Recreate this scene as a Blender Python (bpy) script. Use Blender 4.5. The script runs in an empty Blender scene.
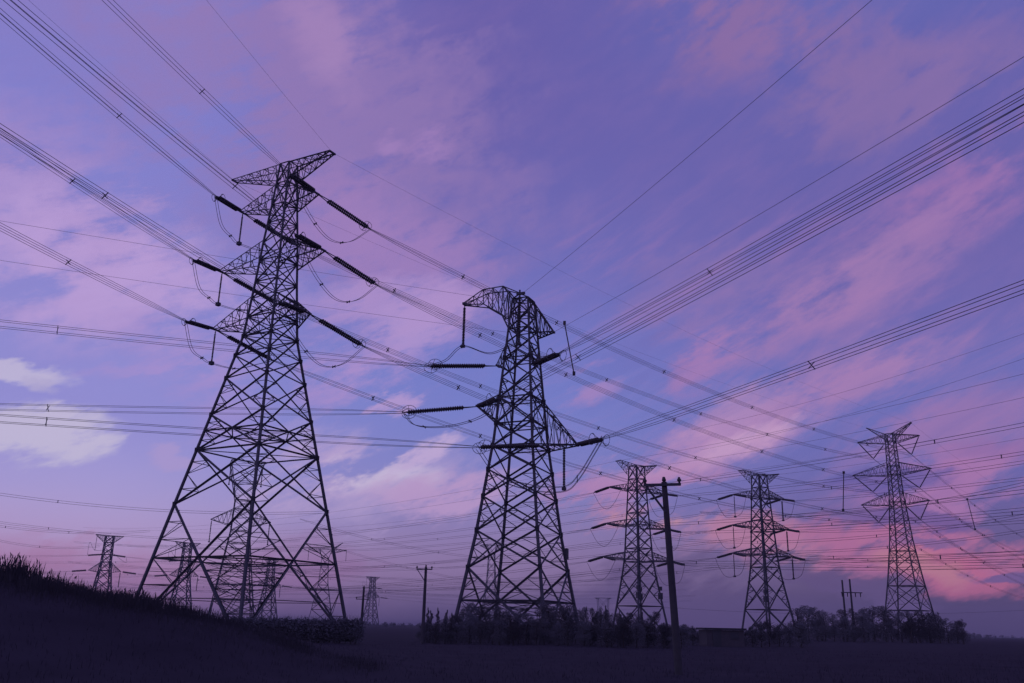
import bpy, bmesh, math, random
from mathutils import Vector, Matrix, noise
random.seed(7)
sc = bpy.context.scene
COL = sc.collection
R = math.radians

# ------------------------------------------------------------------ camera
PITCH = R(17.7); ROLL = R(1.2); FPX = 893.0; CX, CY = 512.0, 341.5; EYE = 1.6
cam_d = bpy.data.cameras.new('camera'); cam = bpy.data.objects.new('camera', cam_d); COL.objects.link(cam)
cam_d.sensor_fit = 'HORIZONTAL'; cam_d.sensor_width = 36.0; cam_d.lens = FPX/1024*36
cam_d.clip_start = 0.1; cam_d.clip_end = 9000
cam.location = (0, 0, EYE)
cam.rotation_euler = (Matrix.Rotation(math.pi/2 + PITCH, 3, 'X') @ Matrix.Rotation(ROLL, 3, 'Z')).to_euler()
sc.camera = cam
CP, SP = math.cos(PITCH), math.sin(PITCH); CR, SR = math.cos(ROLL), math.sin(ROLL)
def ray(px, py):
    u = (px-CX)/FPX; v = (CY-py)/FPX
    u, v = u*CR - v*SR, u*SR + v*CR
    return Vector((u, CP - v*SP, SP + v*CP))
def at(px, py, Y):
    d = ray(px, py); return d*(Y/d.y) + Vector((0, 0, EYE))
def atz(px, py, z):
    d = ray(px, py); return d*((z-EYE)/d.z) + Vector((0, 0, EYE))
def azel(px, py):
    d = ray(px, py).normalized()
    return math.degrees(math.atan2(d.x, d.y)), math.degrees(math.asin(d.z))

# ------------------------------------------------------------------ sky
def lin(c):
    out = []
    for x in c:
        x = x/255.0
        out.append(x/12.92 if x <= .04045 else ((x+.055)/1.055)**2.4)
    return (out[0], out[1], out[2], 1.0)
world = bpy.data.worlds.new('World'); sc.world = world; world.use_nodes = True
NT = world.node_tree; NT.nodes.clear()
def nd(t, **kw):
    n = NT.nodes.new(t)
    for k, v in kw.items(): setattr(n, k, v)
    return n
def put(sock, v):
    if isinstance(v, bpy.types.NodeSocket): NT.links.new(v, sock)
    else: sock.default_value = v
def M(op, a, b=0.0, c=None, clamp=False):
    n = nd('ShaderNodeMath', operation=op, use_clamp=clamp); put(n.inputs[0], a); put(n.inputs[1], b)
    if c is not None: put(n.inputs[2], c)
    return n.outputs[0]
def mixc(f, a, b):
    n = nd('ShaderNodeMix', data_type='RGBA'); put(n.inputs[0], f); put(n.inputs[6], a); put(n.inputs[7], b)
    return n.outputs[2]
def sstep(x, a, b):
    n = nd('ShaderNodeMapRange', interpolation_type='SMOOTHSTEP'); put(n.inputs[0], x)
    n.inputs[1].default_value = a; n.inputs[2].default_value = b
    return n.outputs[0]
tc = nd('ShaderNodeTexCoord')
sep = nd('ShaderNodeSeparateXYZ'); NT.links.new(tc.outputs['Generated'], sep.inputs[0])
AZ = M('MULTIPLY', M('ARCTAN2', sep.outputs[0], sep.outputs[1]), 57.29578)
EL = M('MULTIPLY', M('ARCSINE', sep.outputs[2]), 57.29578)
def vec(x, y, z=0.0):
    n = nd('ShaderNodeCombineXYZ'); put(n.inputs[0], x); put(n.inputs[1], y); put(n.inputs[2], z)
    return n.outputs[0]
P = vec(AZ, EL)
def mapping(v, loc=(0,0,0), rot=0.0, scale=(1,1,1), typ='TEXTURE'):
    n = nd('ShaderNodeMapping', vector_type=typ); put(n.inputs[0], v)
    n.inputs['Location'].default_value = loc; n.inputs['Rotation'].default_value = (0, 0, rot); n.inputs['Scale'].default_value = scale
    return n.outputs[0]
def noisetex(v, scale, detail=5, rough=.55, dist=0.0, col=False):
    n = nd('ShaderNodeTexNoise'); put(n.inputs['Vector'], v); n.inputs['Scale'].default_value = scale
    n.inputs['Detail'].default_value = detail; n.inputs['Roughness'].default_value = rough; n.inputs['Distortion'].default_value = dist
    return n.outputs['Color' if col else 'Fac']
# streaks: noise stretched along a direction rising to the right
PS = mapping(P, rot=R(24), scale=(3.2, 1.0, 1))
warp = noisetex(PS, .11, 6, .6, col=True)
def vmath(op, a, b):
    n = nd('ShaderNodeVectorMath', operation=op); put(n.inputs[0], a)
    if op == 'SCALE': put(n.inputs['Scale'], b)
    else: put(n.inputs[1], b)
    return n.outputs[0]
PW = vmath('ADD', P, vmath('SCALE', vmath('SUBTRACT', warp, (.5, .5, .5)), 6.5))
warp2 = noisetex(mapping(P, rot=R(20), scale=(2.4, .9, 1)), .55, 6, .68, col=True)
PW = vmath('ADD', PW, vmath('SCALE', vmath('SUBTRACT', warp2, (.5, .5, .5)), 2.2))
fine = noisetex(PS, .32, 7, .62, .4)           # 0..1 streaky detail
wisp = noisetex(mapping(P, rot=R(30), scale=(2.2, .8, 1)), .75, 5, .6, .3)
detail = M('ADD', M('MULTIPLY', fine, .6), M('MULTIPLY', wisp, .4))
puff = M('ADD', M('MULTIPLY', noisetex(P, .17, 8, .62, .5), .6), M('MULTIPLY', noisetex(P, .55, 6, .6, .3), .4))
def ramp(fac, stops):
    n = nd('ShaderNodeValToRGB'); put(n.inputs[0], fac); cr = n.color_ramp; cr.interpolation = 'B_SPLINE'
    while len(cr.elements) < len(stops): cr.elements.new(.5)
    for e, (p, c) in zip(cr.elements, stops): e.position = p; e.color = lin(c)
    return n.outputs[0]
EN = M('DIVIDE', M('ADD', EL, M('MULTIPLY', M('SUBTRACT', fine, .5), 1.5)), 60.0, clamp=True)
def column(x, rows):
    s = sorted((max(0, azel(x, y)[1])/60.0, c) for y, c in rows)
    return ramp(EN, s)
SKY_L = [(0,(136,126,196)),(90,(129,128,205)),(200,(132,132,207)),(300,(143,138,209)),(380,(147,144,213)),(430,(150,146,215)),(490,(174,163,219)),(540,(188,162,208)),(575,(182,138,184)),(608,(130,102,146)),(640,(66,54,98))]
SKY_C = [(0,(103,94,168)),(150,(105,98,172)),(260,(112,110,185)),(350,(114,124,201)),(430,(121,131,205)),(500,(138,134,196)),(545,(150,128,176)),(585,(146,121,164)),(606,(104,87,128)),(623,(74,62,101)),(640,(52,43,80))]
SKY_R = [(0,(100,103,177)),(60,(99,97,172)),(220,(108,99,170)),(320,(112,104,176)),(410,(110,116,190)),(480,(107,102,172)),(540,(106,91,142)),(585,(90,75,114)),(608,(76,63,103)),(628,(68,58,97)),(640,(58,48,86))]
cL, cC, cR = column(90, SKY_L), column(480, SKY_C), column(900, SKY_R)
aL, aC, aR = azel(90, 400)[0], azel(480, 400)[0], azel(900, 400)[0]
base = mixc(sstep(AZ, aL, aC), cL, cC)
base = mixc(sstep(AZ, aC, aR), base, cR)
# each cloud: two ends of its long axis and its half width, as directions in the sky
CLOUDS = [
 # x0, y0, x1, y1, halfwidth, colour, strength, edge hardness
 (170,10,470,190,115,(149,122,179),.75,.0),
 (290,10,350,90,26,(172,138,190),.6,.0),
 (-60,140,140,235,50,(164,140,202),.75,.0),
 (-60,215,250,305,52,(188,160,216),.92,.0),
 (300,200,470,280,42,(164,130,190),.75,.0),
 (382,150,400,147,8,(172,136,194),.5,.1),
 (412,154,450,148,10,(170,134,192),.5,.1),
 (620,-10,850,20,50,(142,110,164),.85,.0),
 (800,110,1010,60,50,(138,112,168),.75,.0),
 (870,220,1070,150,34,(164,118,176),.7,.0),
 (680,362,960,232,32,(166,126,179),.8,.08),
 (686,385,730,335,16,(170,126,182),.7,.2),
 (640,300,760,260,42,(140,116,176),.6,.0),
 (670,446,800,385,15,(180,140,190),.85,.2),
 (770,402,950,330,18,(172,130,182),.85,.15),
 (640,466,800,412,14,(186,144,192),.85,.2),
 (690,452,790,410,9,(198,158,200),.95,.35),
 (590,482,720,452,12,(188,144,190),.9,.25),
 (566,368,612,360,11,(158,130,192),.7,.4),
 (545,398,625,384,11,(170,136,194),.7,.3),
 (390,332,475,296,13,(176,146,202),.75,.3),
 (285,385,450,352,24,(176,146,206),.85,.15),
 (300,318,480,298,20,(178,148,206),.8,.15),
 (370,345,450,330,18,(178,150,208),.8,.2),
 (362,402,425,394,9,(184,156,210),.85,.6),
 (220,478,440,474,38,(188,165,211),.95,.2),
 (325,476,425,480,20,(206,192,222),.9,.3),
 (375,476,468,424,14,(194,172,216),.97,.4),
 (360,504,530,497,16,(188,156,204),.95,.3),
 (-40,428,98,442,19,(198,189,220),.97,.5),
 (-40,342,74,382,10,(194,185,219),.95,.5),
 (36,372,54,392,7,(180,171,212),.7,.4),
 (140,450,200,466,7,(176,156,210),.7,.4),
 (70,380,250,373,7,(168,146,209),.6,.5),
 (150,330,240,410,34,(172,146,208),.65,.1),
 (530,500,740,466,14,(180,134,184),.85,.5),
 (545,506,720,538,19,(182,132,172),.9,.4),
 (690,530,850,560,15,(186,128,162),.9,.4),
 (590,522,700,528,9,(198,146,162),.75,.4),
 (840,445,1050,405,26,(162,120,174),.65,.2),
 (860,520,1060,465,24,(174,120,174),.85,.3),
 (800,546,1060,556,20,(184,112,156),.9,.4),
 (905,558,1060,606,14,(196,108,146),.85,.35),
 (880,554,960,572,9,(196,130,150),.85,.3),
 (820,488,960,482,8,(94,88,160),.85,.5),
 (830,520,1000,527,7,(100,86,152),.8,.5),
 (960,455,1080,440,8,(146,106,166),.5,.3),
 (900,540,970,546,4,(124,96,152),.8,.5),
 (970,572,1060,580,5,(110,90,148),.9,.6),
 (1000,500,1070,508,5,(126,98,160),.7,.5),
 (550,580,930,650,32,(90,74,118),.75,.4),
 (760,562,930,600,10,(98,80,126),.9,.7),
 (-20,560,190,588,24,(178,124,166),.65,.0),
 (210,575,430,572,18,(152,112,160),.6,.0),
]
skyc = base
for (x0, y0, x1, y1, hw, colr, s, hard) in CLOUDS:
    a0, e0 = azel(x0, y0); a1, e1 = azel(x1, y1)
    px_deg = 57.3/FPX
    L = math.hypot(a1-a0, e1-e0)/2 + hw*px_deg; W = hw*px_deg*1.9
    m = mapping(PW, ((a0+a1)/2, (e0+e1)/2, 0), math.atan2(e1-e0, a1-a0), (L*1.25, W, 1))
    g = nd('ShaderNodeTexGradient', gradient_type='SPHERICAL'); put(g.inputs[0], m)
    d = M('ADD', g.outputs['Fac'], M('MULTIPLY', M('SUBTRACT', detail if hard > .05 else puff, .5), (.9 + 1.3*hard) if hard > .05 else 1.2))
    f = sstep(d, .0 + .25*hard, .8 - .42*hard)
    f = M('MULTIPLY', f, M('MULTIPLY', g.outputs['Fac'], 5.0, clamp=True))
    skyc = mixc(M('MULTIPLY', f, s), skyc, lin(colr))
# faint overall mottling of thin high cloud
mot = sstep(detail, .38, .72)
skyc = mixc(M('MULTIPLY', mot, M('MULTIPLY', sstep(EL, 6, 22), .16)), skyc, lin((156,120,178)))
# thin fibrous streaks among the pink bands on the right
fib = noisetex(mapping(P, rot=R(27), scale=(4.5, .75, 1)), .5, 7, .66, .5)
zone = M('MULTIPLY', M('MULTIPLY', sstep(AZ, -6, 8), sstep(EL, 5, 9)), M('SUBTRACT', 1.0, sstep(EL, 22, 31)))
skyc = mixc(M('MULTIPLY', M('MULTIPLY', sstep(fib, .45, .7), zone), .3), skyc, lin((172,126,180)))
skyc = mixc(M('MULTIPLY', M('MULTIPLY', sstep(fib, .5, .34), zone), .14), skyc, lin((98,96,170)))
bgc = nd('ShaderNodeBackground'); put(bgc.inputs[0], skyc); bgc.inputs[1].default_value = 1.0
SUN_EL, SUN_AZ = R(1.5), R(62)
nish = nd('ShaderNodeTexSky', sky_type='NISHITA', sun_disc=False, sun_elevation=SUN_EL, sun_rotation=SUN_AZ)
bgn = nd('ShaderNodeBackground'); put(bgn.inputs[0], nish.outputs[0]); bgn.inputs[1].default_value = 0.002
addn = nd('ShaderNodeAddShader'); NT.links.new(bgc.outputs[0], addn.inputs[0]); NT.links.new(bgn.outputs[0], addn.inputs[1])
out = nd('ShaderNodeOutputWorld'); NT.links.new(addn.outputs[0], out.inputs[0])
world.cycles.sampling_method = 'MANUAL'; world.cycles.sample_map_resolution = 256

sun_d = bpy.data.lights.new('sun', 'SUN'); sun = bpy.data.objects.new('sun', sun_d); COL.objects.link(sun)
sun_d.energy = 0.03; sun_d.angle = R(10); sun_d.color = (1, .62, .6)
sdir = Vector((math.sin(SUN_AZ)*math.cos(SUN_EL), math.cos(SUN_AZ)*math.cos(SUN_EL), math.sin(SUN_EL)))
sun.rotation_euler = sdir.to_track_quat('Z', 'Y').to_euler()
vs = sc.view_settings
vs.view_transform = 'Standard'; vs.look = 'None'; vs.exposure = 0; vs.gamma = 1; vs.use_curve_mapping = False
try: sc.cycles.volume_bounces = 0; sc.cycles.max_bounces = 5; sc.cycles.diffuse_bounces = 4
except Exception: pass

# ------------------------------------------------------------------ materials
def material(name, c1, c2, scale=6.0, rough=.8, metal=0.0, bump=0.0, spec=.5):
    m = bpy.data.materials.new(name); m.use_nodes = True; t = m.node_tree; b = t.nodes['Principled BSDF']
    n = t.nodes.new('ShaderNodeTexNoise'); n.inputs['Scale'].default_value = scale; n.inputs['Detail'].default_value = 5
    g = t.nodes.new('ShaderNodeNewGeometry'); t.links.new(g.outputs['Position'], n.inputs['Vector'])
    r = t.nodes.new('ShaderNodeMix'); r.data_type = 'RGBA'
    r.inputs[6].default_value = (*c1, 1); r.inputs[7].default_value = (*c2, 1)
    t.links.new(n.outputs['Fac'], r.inputs[0]); t.links.new(r.outputs[2], b.inputs['Base Color'])
    b.inputs['Roughness'].default_value = rough; b.inputs['Metallic'].default_value = metal; b.inputs['Specular IOR Level'].default_value = spec
    if bump:
        bp = t.nodes.new('ShaderNodeBump'); bp.inputs['Strength'].default_value = bump; bp.inputs['Distance'].default_value = .05
        t.links.new(n.outputs['Fac'], bp.inputs['Height']); t.links.new(bp.outputs[0], b.inputs['Normal'])
    return m
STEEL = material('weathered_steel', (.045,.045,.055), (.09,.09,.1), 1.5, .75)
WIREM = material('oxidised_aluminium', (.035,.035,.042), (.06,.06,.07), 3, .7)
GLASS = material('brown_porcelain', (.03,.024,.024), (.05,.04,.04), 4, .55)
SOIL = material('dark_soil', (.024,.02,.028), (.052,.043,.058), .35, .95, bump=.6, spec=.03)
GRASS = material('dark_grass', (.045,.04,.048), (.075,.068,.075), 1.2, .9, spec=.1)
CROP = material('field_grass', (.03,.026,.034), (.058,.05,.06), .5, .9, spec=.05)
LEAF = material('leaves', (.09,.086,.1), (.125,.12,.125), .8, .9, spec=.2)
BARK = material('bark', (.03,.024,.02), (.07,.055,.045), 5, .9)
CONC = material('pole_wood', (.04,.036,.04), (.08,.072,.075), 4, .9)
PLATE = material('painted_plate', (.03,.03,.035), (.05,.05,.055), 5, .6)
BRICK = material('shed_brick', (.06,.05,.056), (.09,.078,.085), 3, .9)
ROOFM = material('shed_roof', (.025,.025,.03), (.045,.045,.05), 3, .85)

# ------------------------------------------------------------------ mesh helpers
class MB:
    def __init__(s): s.v = []; s.f = []
    def bar(s, p, q, w, w2=None):
        p = Vector(p); q = Vector(q); d = q-p
        if d.length < 1e-5: return
        d.normalize(); a = d.cross(Vector((0,0,1)) if abs(d.z) < .95 else Vector((1,0,0))).normalized(); b = d.cross(a)
        w2 = w if w2 is None else w2; k = len(s.v)
        for c, h in ((p, w/2), (q, w2/2)):
            for i, j in ((-1,-1),(1,-1),(1,1),(-1,1)): s.v.append(c + a*(i*h) + b*(j*h))
        for i in range(4): s.f.append((k+i, k+(i+1)%4, k+4+(i+1)%4, k+4+i))
        s.f.append((k+3,k+2,k+1,k)); s.f.append((k+4,k+5,k+6,k+7))
    def angle(s, p, q, w):                      # rolled steel L section
        p = Vector(p); q = Vector(q); d = (q-p)
        if d.length < 1e-5: return
        d.normalize(); a = d.cross(Vector((0,0,1)) if abs(d.z) < .95 else Vector((1,0,0))).normalized(); b = d.cross(a)
        t = w*.22; prof = ((0,0),(w,0),(w,t),(t,t),(t,w),(0,w)); k = len(s.v)
        for c in (p, q):
            for x, y in prof: s.v.append(c + a*(x-w*.35) + b*(y-w*.35))
        for i in range(6): s.f.append((k+i, k+(i+1)%6, k+6+(i+1)%6, k+6+i))
        s.f.append((k,k+3,k+2,k+1)); s.f.append((k,k+5,k+4,k+3)); s.f.append((k+6,k+7,k+8,k+9)); s.f.append((k+6,k+9,k+10,k+11))
    def tube(s, pts, r, n=4, closed=False):
        pts = [Vector(p) for p in pts]; k = len(s.v); m = len(pts)
        for i, c in enumerate(pts):
            if closed: d = pts[(i+1)%m]-pts[i-1]
            else: d = pts[min(i+1, m-1)]-pts[max(i-1, 0)]
            d.normalize(); a = d.cross(Vector((0,0,1)) if abs(d.z) < .97 else Vector((1,0,0))).normalized(); b = d.cross(a)
            rr = r[i] if isinstance(r, (list, tuple)) else r
            for j in range(n):
                t = 2*math.pi*j/n; s.v.append(c + a*(rr*math.cos(t)) + b*(rr*math.sin(t)))
        for i in range(m if closed else m-1):
            for j in range(n):
                i2 = (i+1) % m
                s.f.append((k+i*n+j, k+i*n+(j+1)%n, k+i2*n+(j+1)%n, k+i2*n+j))
        if not closed:
            s.f.append(tuple(k+j for j in reversed(range(n)))); s.f.append(tuple(k+(m-1)*n+j for j in range(n)))
    def box(s, c, hx, hy, hz):
        k = len(s.v); c = Vector(c)
        for z in (-hz, hz):
            for x, y in ((-hx,-hy),(hx,-hy),(hx,hy),(-hx,hy)): s.v.append(c+Vector((x,y,z)))
        s.f += [(k+3,k+2,k+1,k),(k+4,k+5,k+6,k+7)] + [(k+i,k+(i+1)%4,k+4+(i+1)%4,k+4+i) for i in range(4)]
    def build(s, name, mat, parent=None, smooth=False, origin=None):
        me = bpy.data.meshes.new(name)
        o3 = Vector(origin) if origin is not None else Vector((0,0,0))
        me.from_pydata([tuple(v-o3) for v in s.v], [], s.f); me.update()
        if mat: me.materials.append(mat)
        if smooth: me.polygons.foreach_set('use_smooth', [True]*len(me.polygons))
        o = bpy.data.objects.new(name, me); COL.objects.link(o)
        if origin is not None: o.location = o3
        if parent: o.parent = parent
        return o
def tag(o, label=None, cat=None, group=None, kind=None):
    for k, v in (('label', label), ('category', cat), ('group', group), ('kind', kind)):
        if v: o[k] = v
    return o
def empty(name, loc, label, cat, group=None):
    o = bpy.data.objects.new(name, None); COL.objects.link(o); o.location = loc; o.empty_display_size = 1
    return tag(o, label, cat, group)

# ------------------------------------------------------------------ ground
BANK = [(-60,4.6),(-34,4.0)] + [(at(px, py+13, 33).x, at(px, py+13, 33).z) for px, py in ((0,564),(30,570),(60,578),(100,585),(130,592),(160,598),(200,606),(225,613),(240,618))]
BANK += [(BANK[-1][0]+2.5, .5), (BANK[-1][0]+5.5, 0), (400, 0)]
def mound(x, y):
    # bank of earth on the left: crest at y = 33, higher to the left
    prof = BANK
    if x <= prof[0][0]: h = prof[0][1]
    else:
        for (xa, ha), (xb, hb) in zip(prof, prof[1:]):
            if xa <= x <= xb: h = ha + (hb-ha)*(x-xa)/(xb-xa); break
        else: h = 0
    t = (y-33)/(9 if y < 33 else 14)
    return h*math.exp(-t*t)
def gz(x, y):
    d = math.hypot(x, y)
    return mound(x, y) + (noise.noise(Vector((x*.13, y*.13, 3)))*.12 + noise.noise(Vector((x*.5, y*.5, 9)))*.04)*min(1, d/10)
def ground():
    bm = bmesh.new()
    xs = sorted(set([-2600,-1500,-900,-550,-350,-220,-150,-110,-80] + [i*1.6 for i in range(-44, 60)] + [100,120,150,220,350,550,900,1500,2600]))
    ys = sorted(set([-400,-200,-100,-50,-20] + [i*1.6 for i in range(-8, 50)] + [85,95,110,130,160,200,260,350,500,800,1300,2000,2900]))
    g = [[bm.verts.new((x, y, gz(x, y))) for x in xs] for y in ys]
    for j in range(len(ys)-1):
        for i in range(len(xs)-1): bm.faces.new((g[j][i], g[j][i+1], g[j+1][i+1], g[j+1][i]))
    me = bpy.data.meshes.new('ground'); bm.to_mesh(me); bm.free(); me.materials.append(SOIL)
    me.polygons.foreach_set('use_smooth', [True]*len(me.polygons))
    o = bpy.data.objects.new('ground', me); COL.objects.link(o); tag(o, kind='structure')
ground()

# ------------------------------------------------------------------ haze
def haze():
    mb = MB(); mb.box((0, 1190, 44), 2650, 1790, 45.5)
    m = bpy.data.materials.new('haze'); m.use_nodes = True; t = m.node_tree; t.nodes.clear()
    v = t.nodes.new('ShaderNodeVolumePrincipled'); v.inputs['Density'].default_value = HAZE
    v.inputs['Color'].default_value = (.82,.8,.88,1)
    o = t.nodes.new('ShaderNodeOutputMaterial'); t.links.new(v.outputs[0], o.inputs['Volume'])
    h = mb.build('haze', m); tag(h, kind='stuff')
HAZE = 0.00022
haze()

# ------------------------------------------------------------------ lattice towers
def lerp(a, b, t): return a + (b-a)*t
def interp(prof, z):
    if z <= prof[0][0]: return prof[0][1]
    for (z0, a0), (z1, a1) in zip(prof, prof[1:]):
        if z <= z1: return a0 + (a1-a0)*(z-z0)/(z1-z0)
    return prof[-1][1]
class Tower:
    """square lattice body in local axes: +x is the arm direction, yaw turns it"""
    def __init__(s, name, x, y, yaw, prof, panels, label, group=None, thick=1.0, light=False):
        s.o = empty(name, (x, y, 0), label, 'pylon', group); s.o.rotation_euler = (0, 0, R(yaw))
        s.ring = 1.0; s.pos = Vector((x, y, 0)); s.yaw = R(yaw); s.prof = prof; s.k = thick
        s.rot = Matrix.Rotation(s.yaw, 3, 'Z'); s.inv = s.rot.inverted()
        s.body(panels, light)
    def loc(s, w): return s.inv @ (Vector(w)-s.pos)
    def wld(s, l): return s.rot @ Vector(l) + s.pos
    def corner(s, i, z):
        a = interp(s.prof, z); sx, sy = ((-1,-1),(1,-1),(1,1),(-1,1))[i]
        return Vector((sx*a, sy*a, z))
    def body(s, panels, light):
        k = s.k; zt = s.prof[-1][0]
        bends = sorted(set([s.prof[0][0]] + [z for z, a in s.prof] + [zt]))
        for i in range(4):
            mb = MB(); g = MB()
            for z0, z1 in zip(bends, bends[1:]):
                w0 = k*lerp(.34, .2, max(0,z0)/zt); w1 = k*lerp(.34, .2, z1/zt)
                mb.bar(s.corner(i, z0), s.corner(i, z1), w0, w1)
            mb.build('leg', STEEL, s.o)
        for f in range(4):
            mb = MB(); A, B = f, (f+1) % 4
            for (z0, z1, opt) in panels:
                a0, a1, b0, b1 = s.corner(A, z0), s.corner(A, z1), s.corner(B, z0), s.corner(B, z1)
                wa, wb = (b0-a0).length, (b1-a1).length
                w = k*lerp(.13, .24, min(1, wa/14))
                t = wa/(wa+wb); c = (a0.lerp(b1, t)); zc = c.z
                mb.angle(a0, b1, w); mb.angle(b0, a1, w)
                if 'h' in opt: mb.angle(a1, b1, w*.9)
                if 'g' in opt:                                   # gusset plates at the leg nodes
                    for q in (a1, b1): mb.bar(q-Vector((0,0,.3*k)), q+Vector((0,0,.3*k)), .4*k)
                la, lb = s.corner(A, zc), s.corner(B, zc)
                if 'b' in opt:                                   # belt at the crossing
                    mb.angle(la, c, w*.85); mb.angle(c, lb, w*.85)
                if 'r' in opt or 'R' in opt:                     # redundant members between leg and diagonal
                    ws = k*.085
                    for (l0, lc, l1, Lf) in ((a0, la, a1, A), (b0, lb, b1, B)):
                        for (leg_end, d_end, zz) in ((l0, l0, z0), (l1, l1, z1)):
                            n = 2 if 'R' in opt else 1
                            prev = None
                            for j in range(1, n+1):
                                u = j/(n+1.0)
                                dp = d_end.lerp(c, u); lp = s.corner(Lf, dp.z)
                                lq = s.corner(Lf, lerp(zz, zc, min(1, (j+1)/(n+1.0))))
                                mb.angle(lp, dp, ws); mb.angle(dp, lq, ws)
                if 'k' in opt:                                   # hip bracing under the belt
                    ws = k*.1
                    for u in (.5,):
                        mb.angle(a0.lerp(c, u), b0.lerp(c, u), ws)
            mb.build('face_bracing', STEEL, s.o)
        for (z0, z1, opt) in panels:
            if 'R' in opt and 'b' in opt:                        # hip bracing between the two diagonals at each leg
                def cross(f):
                    A, B = f % 4, (f+1) % 4; p, q = s.corner(A, z0), s.corner(B, z0)
                    wa = (q-p).length; wb = (s.corner(B, z1)-s.corner(A, z1)).length
                    return p.lerp(s.corner(B, z1), wa/(wa+wb))
                for i in range(4):
                    hip = MB(); base = s.corner(i, z0); c1, c2 = cross(i), cross(i+3); n = 6
                    for j in range(1, n+1):
                        p, q = base.lerp(c1, j/n), base.lerp(c2, j/n); hip.angle(p, q, k*.1)
                        p0, q0 = base.lerp(c1, (j-1)/n), base.lerp(c2, (j-1)/n)
                        hip.angle(p0, q, k*.075) if j % 2 else hip.angle(q0, p, k*.075)
                        if j > 1: hip.angle((p+q)/2, s.corner(i, p.z), k*.075); hip.angle((p0+q0)/2, p, k*.06); hip.angle((p0+q0)/2, q, k*.06)
                    hip.build('hip_bracing', STEEL, s.o)
            plan = MB()
            if 'b' in opt:
                wa = interp(s.prof, z0); wb = interp(s.prof, z1); zc = z0 + (z1-z0)*wa/(wa+wb)
                m = [ (s.corner(i, zc)+s.corner((i+1) % 4, zc))/2 for i in range(4)]
                for i in range(4): plan.angle(m[i], m[(i+1) % 4], k*.16)
                plan.angle(m[0], m[2], k*.12)
            if 'h' in opt and 'b' not in opt and interp(s.prof, z1) > .8:
                plan.angle(s.corner(0, z1), s.corner(2, z1), k*.1); plan.angle(s.corner(1, z1), s.corner(3, z1), k*.1)
                pass
            if plan.v: plan.build('plan_bracing', STEEL, s.o)
    def arm(s, tip, side, zb, zt, n=5, name='cross_arm', tipw=.35, w=None):
        """pyramid truss from the body face (side +1 / -1 along x, or 'y+','y-') to the tip (local)"""
        k = s.k; tip = Vector(tip); mb = MB(); w = w or k*.15
        idx = {1:(1,2), -1:(0,3), 'y+':(3,2), 'y-':(0,1)}[side]
        b = [s.corner(i, zb) for i in idx]; t = [s.corner(i, zt) for i in idx]
        ax = (t[1]-t[0]).normalized()
        te = [tip - ax*tipw, tip + ax*tipw]
        tt = [e + Vector((0,0,.12)) for e in te]
        for j in (0, 1):
            mb.angle(b[j], te[j], w); mb.angle(t[j], tt[j], w)
        mb.bar(te[0]-ax*.15, te[1]+ax*.15, w*1.6)
        q = w*.55
        P = lambda a, e, u: a.lerp(e, u)
        for i in range(n):
            u0, u1 = i/n, (i+1)/n; um = (u0+u1)/2
            for j in (0, 1):                                    # side faces
                mb.angle(P(b[j], te[j], u0), P(t[j], tt[j], um), q); mb.angle(P(t[j], tt[j], um), P(b[j], te[j], u1), q)
            a, c = (0, 1) if i % 2 == 0 else (1, 0)
            if i < n-1 or n < 3:
                mb.angle(P(b[a], te[a], u0), P(b[c], te[c], u1), q); mb.angle(P(t[a], tt[a], u0), P(t[c], tt[c], u1), q)
                mb.angle(P(b[0], te[0], u1), P(b[1], te[1], u1), q)
                mb.angle(P(t[0], tt[0], u1), P(t[1], tt[1], u1), q)
        return mb.build(name, STEEL, s.o)
    def string(s, p, q, rings=True, double=True, r=.16, link=1.2, sheds=22, name='insulator_string', live=.7):
        """insulator string from p (tower end) to q (live end), world points"""
        p = s.loc(p); q = s.loc(q); d = (q-p); L = d.length; d.normalize()
        up = Vector((0,0,1)) if abs(d.z) < .9 else Vector((1,0,0)); a = d.cross(up).normalized()
        mb = MB(); off = .28 if double else 0
        p1 = p + d*link; q1 = q - d*live
        for o in ((-off, off) if double else (0,)):
            pa, qa = p1 + a*o, q1 + a*o
            pts = []; rad = []
            m = sheds
            for i in range(m):
                for u, rr in ((0, r*.42), (.42, r), (.58, r), (.98, r*.42)):
                    pts.append(pa.lerp(qa, (i+u)/m)); rad.append(rr)
            mb.tube(pts, rad, 8)
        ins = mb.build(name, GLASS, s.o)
        h = MB(); g = MB()
        if double:
            h.bar(p1 - a*(off+.1), p1 + a*(off+.1), .16); g.bar(q1 - a*(off+.1), q1 + a*(off+.1), .16)
            if link > .3:
                h.bar(p, p1 - a*off, .09); h.bar(p, p1 + a*off, .09)
            g.bar(q1 - a*off, q, .1); g.bar(q1 + a*off, q, .1)
        else:
            h.bar(p, p1, .1); g.bar(q1, q, .12)
        if name == 'jumper_insulator': g.bar(q - Vector((0,0,.2)), q + Vector((0,0,.25)), .5)
        h.build('tower_fitting', STEEL, ins); g.build('wire_clamp', STEEL, ins)
        if rings:
            v = a.cross(d).normalized(); rg = MB()
            for sd in (-1, 1):
                c = q1 - d*.15 + a*sd*.62*s.ring
                rg.tube([c + d*(s.ring*.6*math.cos(t)) + v*(s.ring*.45*math.sin(t)) for t in [2*math.pi*i/14 for i in range(14)]], .035*s.k, 5, True)
                rg.bar(q1, c - v*.45*s.ring, .05); rg.bar(q1, c + v*.45*s.ring, .05)
            rg.build('corona_ring', STEEL, ins)
        return ins
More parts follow.
